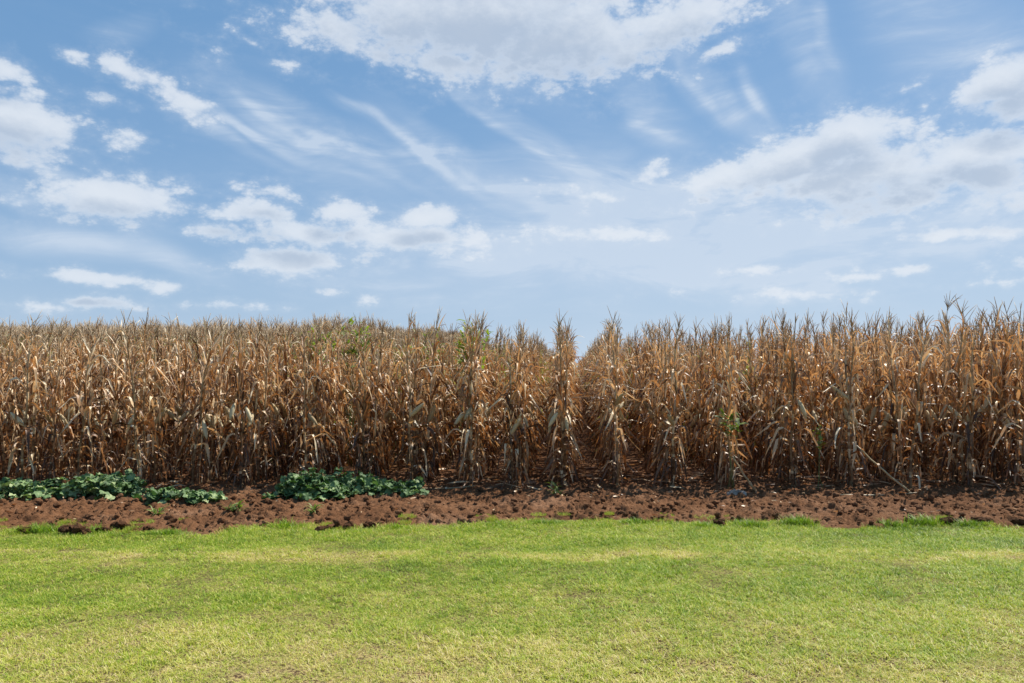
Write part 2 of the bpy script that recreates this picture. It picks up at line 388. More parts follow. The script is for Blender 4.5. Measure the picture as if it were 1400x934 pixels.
# ------------------------------------------------------------------ terrain
YF = 9.75                                                    # where the crop begins
def lerp_list(x, pts):
    return np.interp(x, [p[0] for p in pts], [p[1] for p in pts])
EDGE_PX = [(-400, 722), (0, 729), (60, 722), (130, 729), (220, 728), (290, 729), (330, 723), (400, 719), (470, 726), (540, 721), (600, 718), (700, 713), (800, 711), (860, 710), (930, 716), (1000, 714), (1080, 711), (1150, 720), (1210, 719), (1240, 713), (1310, 715), (1370, 721), (1400, 720), (1800, 722)]
_ex = [((p[0] - 700) / FPX * EYE * FPX / (p[1] - HZ), EYE * FPX / (p[1] - HZ)) for p in EDGE_PX]
def lawn_edge(x):
    e = lerp_list(x, _ex)
    return e + (fbm(x * 2.2, x * 0 + 3.3, 3, 5) - 0.5) * 0.36 + (fbm(x * 9, x * 0 + 8, 3, 9) - 0.5) * 0.24
def terrain(x, y):
    fac = sst(0.0, 5.0, -x)
    d = np.maximum(y - 11.0, 0)
    dd = 160 * (1 - np.exp(-d / 160.0))
    return (0.057 + 0.006 * (fbm(x * 0.05, y * 0.05, 2, 90) - 0.5)) * fac * dd
rng = np.random.default_rng(7)
def axis(fine0, fine1, step, lo, hi, grow=1.22):
    a = list(np.arange(fine0, fine1 + 1e-6, step))
    s = step
    while a[-1] < hi: s = min(s * grow, 400); a.append(a[-1] + s)
    s = step
    while a[0] > lo: s = min(s * grow, 400); a.insert(0, a[0] - s)
    return np.array(a)
xs = axis(-8.3, 8.3, 0.0165, -3000, 3000); ys = axis(6.9, 10.9, 0.0165, -1500, 5000)
X, Y = np.meshgrid(xs, ys)
Z = terrain(X, np.minimum(Y, 300))
lump = np.zeros_like(Z)
strip = sst(-0.05, 0.12, Y - lawn_edge(X)) * (1 - sst(11.0, 11.6, Y)) * (np.abs(X) < 8.3)
rough = (0.5 - np.abs(fbm(X * 9, Y * 9, 4, 41, 0.6) * 2 - 1)) * 0.085 + (fbm(X * 24, Y * 24, 3, 51, 0.65) - 0.5) * 0.06 + (fbm(X * 5, Y * 5, 5, 3, 0.6) - 0.5) * 0.10 + (fbm(X * 1.3, Y * 1.3, 2, 8) - 0.5) * 0.07 + np.abs(fbm(X * 13, Y * 13, 3, 31) - 0.5) * 0.07
cl = np.zeros_like(Z)
for k in range(5200):
    cx = rng.uniform(-8.3, 8.3); cy = rng.uniform(6.95, 10.6)
    r = 0.018 + 0.055 * rng.random() ** 3.5
    i0, i1 = np.searchsorted(xs, cx - r * 1.5), np.searchsorted(xs, cx + r * 1.5)
    j0, j1 = np.searchsorted(ys, cy - r * 1.5), np.searchsorted(ys, cy + r * 1.5)
    if i1 <= i0 or j1 <= j0: continue
    xx = X[j0:j1, i0:i1] - cx; yy = Y[j0:j1, i0:i1] - cy
    an = rng.random() * 3.14; e = rng.uniform(1, 1.5)
    u = (xx * math.cos(an) + yy * math.sin(an)) * e; v = -xx * math.sin(an) + yy * math.cos(an)
    q = 1 - (u * u + v * v) / (r * r)
    q = q + (fbm(xx * 45 + k, yy * 45, 2, 61) - 0.5) * 1.5
    hgt = np.sqrt(np.clip(q, 0, 1)) * r * rng.uniform(0.4, 0.9)
    cl[j0:j1, i0:i1] = np.maximum(cl[j0:j1, i0:i1], hgt)
amp = np.where(Y > 9.6, 0.75, 1.0)
Z = Z + strip * amp * (rough * 0.75 + cl * 0.95 + 0.0) - (1 - sst(-0.1, 0.05, Y - lawn_edge(X))) * 0.03 
def grid_mesh(name, X, Y, Z, mat):
    ny, nx = X.shape
    me = bpy.data.meshes.new(name)
    v = np.stack([X, Y, Z], -1).reshape(-1, 3).astype(np.float32)
    i = np.arange(nx * ny).reshape(ny, nx)
    q = np.stack([i[:-1, :-1], i[:-1, 1:], i[1:, 1:], i[1:, :-1]], -1).reshape(-1, 4)
    me.vertices.add(len(v)); me.vertices.foreach_set('co', v.ravel())
    me.loops.add(q.size); me.loops.foreach_set('vertex_index', q.ravel().astype(np.int32))
    me.polygons.add(len(q)); me.polygons.foreach_set('loop_start', np.arange(0, q.size, 4, dtype=np.int32))
    me.update(calc_edges=True); me.polygons.foreach_set('use_smooth', [True] * len(q))
    me.materials.append(mat); return me
g = link('ground', grid_mesh('ground', X, Y, Z, M_soil)); tag(g, 'bare reddish brown tilled soil strip running under the corn', 'ground', kind='structure')
def ground_z(x, y):
    i = min(max(np.searchsorted(xs, x), 1), len(xs) - 1); j = min(max(np.searchsorted(ys, y), 1), len(ys) - 1)
    return float(Z[j, i])

# lawn sheet
lx = axis(-7.5, 7.5, 0.04, -2500, 2500); tt = np.concatenate([-np.geomspace(1500, 4.5, 24), np.linspace(-4.3, -0.12, 70), np.linspace(-0.1, 0, 4)])
LX, T = np.meshgrid(lx, tt)
E = lawn_edge(LX)
LY = E + T
LZ = (fbm(LX * 0.9, LY * 0.9, 3, 12) - 0.5) * 0.05 * (np.abs(LX) < 50) + (fbm(LX * 6, LY * 6, 2, 13) - 0.5) * 0.014 * (np.abs(LX) < 8) + 0.016
LZ = LZ - (T > -0.01) * 0.03
lawn = link('lawn', grid_mesh('lawn', LX, LY, LZ, M_thatch)); tag(lawn, 'mown yellow green lawn in front of the soil strip', 'lawn', kind='structure')
def lawn_z(x, y):
    x = np.asarray(x, float); y = np.asarray(y, float)
    return (fbm(x * 0.9, y * 0.9, 3, 12) - 0.5) * 0.05 + (fbm(x * 6, y * 6, 2, 13) - 0.5) * 0.014 + 0.016

# ------------------------------------------------------------------ grass: short turf, scattered as small sods
def blade(mb, x, y, h, w, az, lean, tint, mat=0, z=0.0, curl=0.6):
    dx, dy = math.cos(az), math.sin(az); sx, sy = -dy * w / 2, dx * w / 2
    p = []
    for s, ww in ((0, 1), (0.55, 0.8), (1, 0.0)):
        l = lean * (s + curl * s * s) * h; zz = h * (s - 0.28 * lean * s * s)
        if ww: p += [(x + dx * l - sx * ww, y + dy * l - sy * ww, z + zz), (x + dx * l + sx * ww, y + dy * l + sy * ww, z + zz)]
        else: p += [(x + dx * l, y + dy * l, z + zz)]
    mb.add(p, [(0, 1, 3, 2), (2, 3, 4)], tint, mat)
sods = bpy.data.collections.new('sods')
rg = random.Random(3)
for k in range(6):
    mb = MB()
    for i in range(760):
        a = rg.random() * 6.283; r = 0.20 * math.sqrt(rg.random())
        cx, cy = r * math.cos(a), r * math.sin(a)
        cl_ = math.sin(cx * 43 + k) * math.sin(cy * 39 + 2 * k)
        if cl_ < -0.3 and rg.random() < 0.85: continue
        t = min(1, max(0, rg.gauss(0.52, 0.22)))
        if rg.random() < 0.18: t = rg.uniform(0.95, 1.3)
        blade(mb, cx, cy, rg.uniform(0.012, 0.030) * (1 + 0.3 * cl_), rg.uniform(0.0024, 0.0044), rg.random() * 6.283, rg.uniform(0.2, 1.5), t)
    me = mb.mesh('sod', [M_grass], smooth=False)
    sods.objects.link(bpy.data.objects.new('sod', me))
pts = []; rots = []; scl = []; idx = []
y = 2.7
while y < 8.1:
    x = -(0.74 * y + 0.8)
    while x < 0.74 * y + 0.8:
        px_, py_ = x + rg.uniform(-.07, .07), y + rg.uniform(-.07, .07)
        e = float(lawn_edge(np.array(px_)))
        if py_ < e - 0.10 or (py_ < e - 0.02 and rg.random() < 0.5):
            bare = float(fbm(np.array(px_ * 2.6), np.array(py_ * 2.6), 3, 77))
            b2 = float(fbm(np.array(px_ * 6), np.array(py_ * 6), 3, 78))
            s = rg.uniform(0.85, 1.15) * (0.6 if bare > 0.62 else 1) * (0.66 if b2 > 0.58 else 1)
            pts.append((px_, py_, float(lawn_z(px_, py_)) - 0.003)); rots.append((0, 0, rg.random() * 6.283))
            hs = s * rg.uniform(0.85, 1.2) * (1.0 + 0.7 * max(0, 1 - (e - py_) / 0.5) * (float(vnoise(np.array(px_ * 1.7), np.array(3.3), 4)) > 0.45))
            scl.append((s, s, hs)); idx.append(rg.randrange(6))
        elif py_ < e + 0.55 and rg.random() < 0.5 * (1 - (py_ - e) / 0.57) and float(vnoise(np.array(px_ * 1.3), np.array(9.3), 14)) > 0.35:
            s = rg.uniform(0.25, 0.6); pts.append((px_, py_, ground_z(px_, py_) - 0.004)); rots.append((0, 0, rg.random() * 6.283)); scl.append((s, s, rg.uniform(.8, 1.8))); idx.append(rg.randrange(6))
        x += 0.155
    y += 0.155
gr = instancer('grass', sods, pts, rots, scl, idx); tag(gr, 'short green and straw coloured turf grass covering the lawn', 'grass', kind='stuff')

# ------------------------------------------------------------------ crumbly clods and straw litter (stuff)
ico = bpy.data.meshes.new('ico_tmp')
import bmesh
b = bmesh.new(); bmesh.ops.create_icosphere(b, subdivisions=2, radius=1); ICO_V = np.array([v.co[:] for v in b.verts]); ICO_F = [tuple(v.index for v in f.verts) for f in b.faces]; b.free(); bpy.data.meshes.remove(ico)
def rock(mb, c, r, seed, flat=0.7, tint=0.5, mat=0, rough=0.45):
    rr = np.random.default_rng(seed)
    k = rr.normal(size=(5, 3)); ph = rr.random(5) * 6
    d = sum(np.sin(ICO_V @ k[i] * (1.5 + i) + ph[i]) / (1 + 0.6 * i) for i in range(5))
    v = ICO_V * (1 + rough * 0.4 * d[:, None] + rr.normal(size=(len(ICO_V), 1)) * 0.05) * np.array([r, r * rr.uniform(0.7, 1), r * flat])
    a = rr.random() * 6.28; ca, sa = math.cos(a), math.sin(a)
    v = np.stack([v[:, 0] * ca - v[:, 1] * sa, v[:, 0] * sa + v[:, 1] * ca, v[:, 2]], 1)
    mb.add(v + np.array(c), ICO_F, tint, mat)
mb = MB()
for k in range(5000):
    yy = rg.uniform(7.1, 10.8); xx = rg.uniform(-0.74 * yy - 0.5, 0.74 * yy + 0.5)
    if yy < float(lawn_edge(np.array(xx))) + (0.0 if rg.random() < 0.85 else -0.10): continue
    r = 0.008 + 0.036 * rg.random() ** 3
    rock(mb, (xx, yy, ground_z(xx, yy) + r * 0.3), r, k)
o = link('soil_clods', mb.mesh('soil_clods', [M_clod], smooth=False)); tag(o, 'loose reddish brown crumbs of soil strewn over the bare strip', 'soil crumbs', kind='stuff')

def ribbon(mb, base, az, th0, th1, L, W, kink=0.35, soft=0.4, twist=0.0, wav=0.25, fold=0.3, tint=0.5, n=9, rg=rg, mat=0, azd=0.0, wpow=0.9, minz=None):
    """a corn leaf: leaves the stem at angle th0 above the horizontal and bends to th1 past the kink"""
    p = Vector(base); vs = []; tn = []
    ds = L / n
    tw0 = rg.uniform(-0.4, 0.4)
    for i in range(n + 1):
        s = i / n
        k = min(1, max(0, (s - kink) / soft)); k = k * k * (3 - 2 * k)
        th = th0 + (th1 - th0) * k
        a = az + azd * s
        t = Vector((math.cos(a) * math.cos(th), math.sin(a) * math.cos(th), math.sin(th)))
        side = Vector((-math.sin(a), math.cos(a), 0)); nrm = t.cross(side)
        w = W * (min(1, 0.45 + s * 4) * (1 - s ** 2.2) ** wpow) * 0.5 + 0.0015
        q = tw0 + twist * s
        sd_ = side * math.cos(q) + nrm * math.sin(q); nn = nrm * math.cos(q) - side * math.sin(q)
        fo = nn * (-fold * w * (1.0 + 0.8 * math.sin(s * 9 + tw0 * 9)))
        e1 = nn * (rg.uniform(-wav, wav) * w); e2 = nn * (rg.uniform(-wav, wav) * w)
        vs += [p - sd_ * w + e1, p + fo, p + sd_ * w + e2]
        tt_ = tint + 0.10 * math.sin(s * 5 + az * 3)
        tn += [tt_ + .05, tt_ - 0.04, tt_ + .05]
        p = p + t * ds
        if minz is not None and p.z < minz: p.z = minz
    fs = []
    for i in range(n):
        b_ = i * 3; fs += [(b_, b_ + 1, b_ + 4, b_ + 3), (b_ + 1, b_ + 2, b_ + 5, b_ + 4)]
    mb.add([v[:] for v in vs], fs, tn, mat)
def tube(mb, pts, rad, sides=6, tint=0.5, mat=0, cap=True):
    pts = [Vector(p) for p in pts]; n = len(pts); vs = []; tn = []
    up = Vector((0.3, 0.9, 0.1))
    for i, p in enumerate(pts):
        t = (pts[min(i + 1, n - 1)] - pts[max(i - 1, 0)]).normalized()
        a = t.cross(up).normalized() if abs(t.dot(up)) < 0.98 else t.cross(Vector((1, 0, 0))).normalized(); b_ = t.cross(a)
        r = rad[i] if hasattr(rad, '__len__') else rad
        for k in range(sides):
            an = 6.28318 * k / sides; vs.append((p + a * math.cos(an) * r + b_ * math.sin(an) * r)[:]); tn.append(tint[i] if hasattr(tint, '__len__') else tint)
    fs = [(i * sides + k, i * sides + (k + 1) % sides, (i + 1) * sides + (k + 1) % sides, (i + 1) * sides + k) for i in range(n - 1) for k in range(sides)]
    if cap: fs += [tuple(range(sides))[::-1], tuple(range((n - 1) * sides, n * sides))]
    mb.add(vs, fs, tn, mat)

mb = MB()
for k in range(1500):
    yy = rg.uniform(8.9, 13.5) if rg.random() < 0.85 else rg.uniform(7.8, 9.4)
    xx = rg.uniform(-0.74 * yy - 0.5, 0.74 * yy + 0.5)
    if yy < 9.4 and rg.random() < 0.45: continue
    z = ground_z(xx, yy) + rg.uniform(0.015, 0.05)
    ribbon(mb, (xx, yy, z), rg.random() * 6.28, rg.uniform(-0.1, 0.25), rg.uniform(-0.3, 0.1), rg.uniform(0.08, 0.42) * (1 if yy > 9.5 else 0.28), rg.uniform(0.012, 0.04) * (1 if yy > 9.5 else 0.55), twist=rg.uniform(-2, 2), tint=min(1.0, rg.gauss(0.42, 0.25)), n=5, minz=z - 0.02, azd=rg.uniform(-1, 1))
o = link('fallen_leaves', mb.mesh('fallen_leaves', [M_leaf])); tag(o, 'dry fallen corn leaves littering the shaded soil under the plants', 'leaf litter', kind='stuff')

# ------------------------------------------------------------------ corn plants
def corn_parts(seed, green=0.0):
    r = random.Random(seed)
    H = r.uniform(1.78, 1.95)
    bend = (r.uniform(-.06, .06), r.uniform(-.06, .06))
    def axisp(z):
        s = z / H; return Vector((bend[0] * s * s + 0.012 * math.sin(z * 7 + seed), bend[1] * s * s + 0.012 * math.cos(z * 6 + seed), z))
    st = MB(); fo = MB(); ta = MB(); ea = MB()
    nodes = 15
    P = []; Rd = []; Tn = []
    for i in range(nodes * 2 + 1):
        z = H * i / (nodes * 2); P.append(axisp(z)); Rd.append((0.0135 - 0.0085 * z / H) * (1.16 if i % 2 == 0 else 0.94)); Tn.append(0.35 if i % 2 == 0 else 0.6)
    P[0].z = -0.06
    tube(st, P, Rd, 6, Tn)
    for k in range(5):          # brace roots
        a = k * 1.256 + r.random(); tube(st, [(0, 0, 0.07), (0.03 * math.cos(a), 0.03 * math.sin(a), 0.03), (0.055 * math.cos(a), 0.055 * math.sin(a), -0.03)], [0.005, 0.004, 0.003], 4, 0.25, cap=False)
    plane = r.random() * 6.283
    nl = r.randint(40, 48)
    for i in range(nl):
        z = 0.10 + (H - 0.16) * ((i + r.uniform(-.3, .3)) / nl if i else 0) ** 1.18
        z = max(0.07, z); s = z / H
        az = plane + math.pi * (i % 2) + r.gauss(0, 0.75)
        tint = 0.08 + 0.62 * min(s, 0.85) + r.gauss(0, 0.19)  # older lower leaves browner, with shade inside the crop added to their colour
        if r.random() < 0.05 + 0.28 * s * (1.2 - s): tint = r.uniform(0.82, 1.08)  # scattered very pale leaves put bright sun glints into the colour
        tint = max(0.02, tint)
        L = r.uniform(0.26, 0.66) * (1 - 0.30 * abs(s - 0.5) * 2); W = r.uniform(0.016, 0.040) * (0.7 + 0.5 * math.sin(min(1, s * 1.1) * 3.1))
        if r.random() < 0.25: W *= 0.5
        if s < 0.42:        # hangs straight down against the stalk
            th0 = R(r.uniform(5, 60)); th1 = R(r.uniform(-90, -68)); kink = r.uniform(0.03, 0.16); soft = r.uniform(0.12, 0.35); L *= r.uniform(.75, 1.0)
            if r.random() < 0.3: th1 = R(r.uniform(-72, -35)); kink = r.uniform(0.1, 0.35); L *= 1.15; th0 = R(r.uniform(0, 45))
        elif s < 0.82:
            th0 = R(r.uniform(50, 84)); th1 = R(r.uniform(-95, -45)); kink = r.uniform(0.08, 0.45); soft = r.uniform(0.18, 0.4)
            if r.random() < 0.12: th1 = R(r.uniform(-40, 20)); W *= .7
        else:
            th0 = R(r.uniform(58, 84)); th1 = R(r.uniform(-80, 65)); kink = r.uniform(0.3, 0.6); soft = 0.4; L *= 0.80; W *= 0.7
        g_ = green > 0 and (s > 0.55 or r.random() < 0.3)
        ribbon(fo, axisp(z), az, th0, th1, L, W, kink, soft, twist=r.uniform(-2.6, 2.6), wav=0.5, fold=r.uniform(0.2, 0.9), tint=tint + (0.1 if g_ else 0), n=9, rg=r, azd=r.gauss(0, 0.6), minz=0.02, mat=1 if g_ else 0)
        # the sheath hugging the stalk beneath the blade
        if r.random() < 0.8:
            zs = [z - 0.13, z - 0.06, z + 0.01]; zs = [max(0.0, q) for q in zs]
            tube(fo, [axisp(q) + Vector((0, 0, 0)) for q in zs], [0.0145 - 0.007 * s, 0.0165 - 0.007 * s, 0.020 - 0.008 * s], 5, tint * 0.7 + .1, cap=False)
    # tassel
    top = axisp(H)
    lean = Vector((r.uniform(-.22, .22), r.uniform(-.22, .22), 1)).normalized(); TL = r.uniform(0.22, 0.36)
    pts_ = [top + lean * TL * q + Vector((0.02 * math.sin(q * 4 + seed), 0, 0)) for q in (0, .35, .7, 1)]
    tube(ta, pts_, [0.005, 0.0045, 0.004, 0.0022], 4, 0.5)
    for k in range(r.randint(3, 8)):
        q = r.uniform(0.02, 0.5); p0 = top + lean * TL * q; a = r.random() * 6.283; sp = r.uniform(0.15, 0.6); l = r.uniform(0.11, 0.22); dr = r.uniform(-0.3, 0.8)
        pp = [p0]
        for j in (1, 2, 3):
            u = j / 3; hx = l * sp * u * (1 + 0.3 * u); pp.append(p0 + Vector((math.cos(a) * hx, math.sin(a) * hx, l * (u - dr * sp * u * u))))
        tube(ta, pp, [0.0035, 0.0038, 0.0035, 0.0016], 3, r.uniform(.3, .9))
    # ear in its husk
    has = r.random() < 0.8
    if has:
        z = r.uniform(0.75, 1.05); a = plane + r.uniform(-.6, .6); hang = r.random() < 0.55
        el = R(r.uniform(-75, -45)) if hang else R(r.uniform(35, 65))
        d = Vector((math.cos(a) * math.cos(el), math.sin(a) * math.cos(el), math.sin(el)))
        c0 = axisp(z) + Vector((math.cos(a), math.sin(a), 0)) * 0.015
        if hang: c0 = c0 + Vector((math.cos(a) * 0.05, math.sin(a) * 0.05, 0.02))
        L = r.uniform(0.19, 0.25)
        prof = [(-0.05, .008), (0, .014), (.12, .024), (.35, .030), (.6, .028), (.82, .019), (1, .006)]
        tube(ea, [c0 + d * L * q for q, _ in prof], [w for _, w in prof], 8, r.uniform(.3, 1))
        for k in range(4):
            aa = a + r.uniform(-1.2, 1.2)
            ribbon(ea, c0 + d * L * r.uniform(0.1, .7), aa, el + r.uniform(-.3, .3), el - r.uniform(0, .8), r.uniform(0.08, 0.16), r.uniform(0.015, 0.028), tint=r.uniform(.1, .8), n=5, rg=r, twist=r.uniform(-1, 1))
    return H, st, fo, ta, ea if has else None
field_plants = bpy.data.collections.new('field_plants')
VAR = []
NV, NG = 26, 6
for k in range(NV + NG):
    green = 1.0 if k >= NV else 0.0
    H, st, fo, ta, ea = corn_parts(100 + k, green)
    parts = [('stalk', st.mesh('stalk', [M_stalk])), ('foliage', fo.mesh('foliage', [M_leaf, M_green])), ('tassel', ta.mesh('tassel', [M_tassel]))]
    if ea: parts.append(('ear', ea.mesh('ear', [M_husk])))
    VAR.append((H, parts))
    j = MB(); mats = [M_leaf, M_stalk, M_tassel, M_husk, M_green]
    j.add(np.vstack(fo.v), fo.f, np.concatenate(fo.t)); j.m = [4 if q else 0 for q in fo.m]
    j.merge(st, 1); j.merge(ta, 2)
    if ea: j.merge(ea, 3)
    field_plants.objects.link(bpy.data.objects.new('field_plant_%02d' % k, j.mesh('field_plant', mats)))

ROW_A = math.atan(85 / FPX)
rd = Vector((math.sin(ROW_A), math.cos(ROW_A)))
row_px = [35, 110, 185, 262, 335, 412, 490, 563, 635, 705, 768, 842, 918, 1000, 1085, 1165, 1245, 1322, 1396]
rows = [((p - 700) / FPX * YF, YF + {768: 0.0, 842: 0.0, 185: 0.05, 635: 0.08}.get(p, rg.uniform(-.12, .12))) for p in row_px]
left = [(rows[0][0] - 0.73 * k, YF + rg.uniform(-.15, .15)) for k in range(1, 70)][::-1]
right = [(rows[-1][0] + 0.74 * k, YF + rg.uniform(-.15, .15)) for k in range(1, 55)]
allrows = left + rows + right; gap_i = len(left) + 10           # index of the row just left of the sky gap
plants = []
for ri, (x0, y0) in enumerate(allrows):
    s = 0.0; k = 0
    while s < 85:
        px_ = x0 + rd.x * s + rg.gauss(0, 0.02 if abs(ri - gap_i) < 2 else (0.035 if s < 1.0 else 0.065)); py_ = y0 + rd.y * s
        a = px_ / py_
        inside = abs(a) < 0.72
        near_in = abs(px_) < 0.72 * py_ + 4.5
        far = py_ > 28
        ok = near_in and not (py_ > 24 and a > 0.32)
        if far and rg.random() < 0.35: ok = False
        if ok: plants.append([ri, k, px_, py_, inside])
        k += 1
        s += rg.uniform(0.12, 0.20) if not far else rg.uniform(0.22, 0.36)
plants.sort(key=lambda p: p[3])
def scale_at(px_, py_):
    pxl = 700 + FPX * px_ / py_
    h = float(np.interp(pxl, [0, 500, 640, 768, 850, 1100, 1400], [2.29, 2.29, 2.28, 2.26, 2.29, 2.37, 2.48]))
    return h / 2.19
ORD = ['first', 'second', 'third', 'fourth', 'fifth', 'sixth', 'seventh', 'eighth', 'ninth', 'tenth', 'eleventh', 'twelfth', 'thirteenth', 'fourteenth', 'fifteenth', 'sixteenth', 'seventeenth', 'eighteenth', 'nineteenth', 'twentieth', 'twenty-first', 'twenty-second']
count = 0; seen = {}; masters = {}
fp, fr, fs_, fi = [], [], [], []
for (ri, k, px_, py_, inside) in plants:
    pxl = 700 + FPX * px_ / py_
    greenish = (px_ < 0 and py_ > 14 and rg.random() < 0.42) or (px_ < 4 and py_ > 12 and rg.random() < 0.1)
    v = rg.randrange(NV, NV + NG) if greenish else rg.randrange(NV)
    sc = scale_at(px_, py_) * rg.gauss(1, 0.03)
    if 425 < pxl < 520 and 15 < py_ < 26: sc *= 1.07
    ln_ = 0.045 if rg.random() < 0.93 else 0.16
    rot = (rg.gauss(0, ln_), rg.gauss(0, ln_), rg.random() * 6.283)
    if abs(ri - gap_i) < 2: rot = (rot[0] * .35, rot[1] * .35, rot[2]); sc *= 1.035 if ri == gap_i and k < 3 else (0.97 if ri == gap_i - 1 else 0.985)
    elif k == 0 and rg.random() < .5: rot = (rg.gauss(0.03, 0.05), rg.gauss(0, 0.06), rot[2])
    z = float(terrain(np.array(px_), np.array(py_))) if py_ > 11.5 else ground_z(px_, py_)
    if inside and count < 300:
        count += 1
        d = ri - gap_i; side_ = 'left' if d <= 0 else 'right'; nr = (1 - d) if d <= 0 else d
        j = seen.get(ri, 0); seen[ri] = j + 1
        if j == 0: lab = 'dry corn plant at the front end of the %s row %s of the sky gap' % (ORD[nr - 1], side_)
        else: lab = 'dry corn plant %s from the front in the %s row %s of the sky gap' % (ORD[j], ORD[nr - 1], side_)
        o = empty('corn_plant', (px_, py_, z - 0.01), rot); o.scale = (sc, sc, sc)
        tag(o, lab, 'corn plant', 'dry corn plants along the edge of the field')
        if v not in masters:
            masters[v] = [bpy.data.objects.new(nm, me) for nm, me in VAR[v][1]]
            src = masters[v]
        else: src = [q.copy() for q in masters[v]]
        for q in src:
            C.objects.link(q); q.parent = o
    else:
        fp.append((px_, py_, z - 0.02)); fr.append(rot); fs_.append((sc, sc, sc)); fi.append(v)
print('corn individuals', count, 'field', len(fp))
o = instancer('corn_field', field_plants, fp, fr, fs_, fi)
tag(o, 'dense mass of dry corn filling the field behind the front plants', 'corn field', 'corn of the field', 'stuff')

# ------------------------------------------------------------------ points from the photo onto the ground
def onground(px, py):
    y = EYE * FPX / (py - HZ); return (px - 700) / FPX * y, y

# leaning and broken stalks
def broken(name, a, b_, label, seed, leafn=4, rad=0.014):
    r = random.Random(seed); A = Vector(a); B = Vector(b_)
    o = empty(name, A); D = B - A
    mb = MB(); P = [D * (i / 8) + Vector((0.006 * math.sin(i * 2.1 + seed), 0, -0.02 * math.sin(i / 8 * 3.1))) for i in range(9)]
    tube(mb, P, [rad * (1 - 0.4 * i / 8) * (1.12 if i % 2 else 1) for i in range(9)], 6, [0.45 if i % 2 else 0.75 for i in range(9)])
    link('stalk', mb.mesh('stalk', [M_stalk]), o)
    mb = MB()
    for k in range(leafn):
        q = r.uniform(0.1, 0.95)
        ribbon(mb, D * q, r.random() * 6.28, R(r.uniform(-40, 10)), R(r.uniform(-90, -70)), r.uniform(0.12, 0.26), r.uniform(0.015, 0.03), 0.05, 0.25, r.uniform(-2, 2), minz=-0.02, tint=r.uniform(.3, .8), rg=r)
    link('foliage', mb.mesh('foliage', [M_leaf]), o)
    tag(o, label, 'corn stalk', 'broken corn stalks'); return o
x, y = onground(1243, 678)
broken('leaning_stalk', (x, y, 0.04), (x - 0.62, y + .12, 0.62), 'pale broken corn stalk leaning out of the field with its foot on the bare soil', 5, 3, 0.014)
x, y = onground(1042, 680)
broken('leaning_stalk', (x - 0.02, y + .25, 0.05), (x - 0.30, y + .25, 0.48), 'short broken corn stalk slanting beside the grey bag', 8, 3, 0.013)
x, y = onground(1190, 683)
broken('fallen_stalk', (x - .35, y + .1, 0.05), (x + 0.75, y + .25, 0.06), 'broken corn stalk lying flat on the soil near the right side', 11, 3, 0.012)
x, y = onground(600, 676)
broken('fallen_stalk', (x - .3, y + .3, 0.04), (x + 0.45, y + .45, 0.05), 'thin broken corn stalk lying on soil right of the squash plants', 12, 2, 0.010)

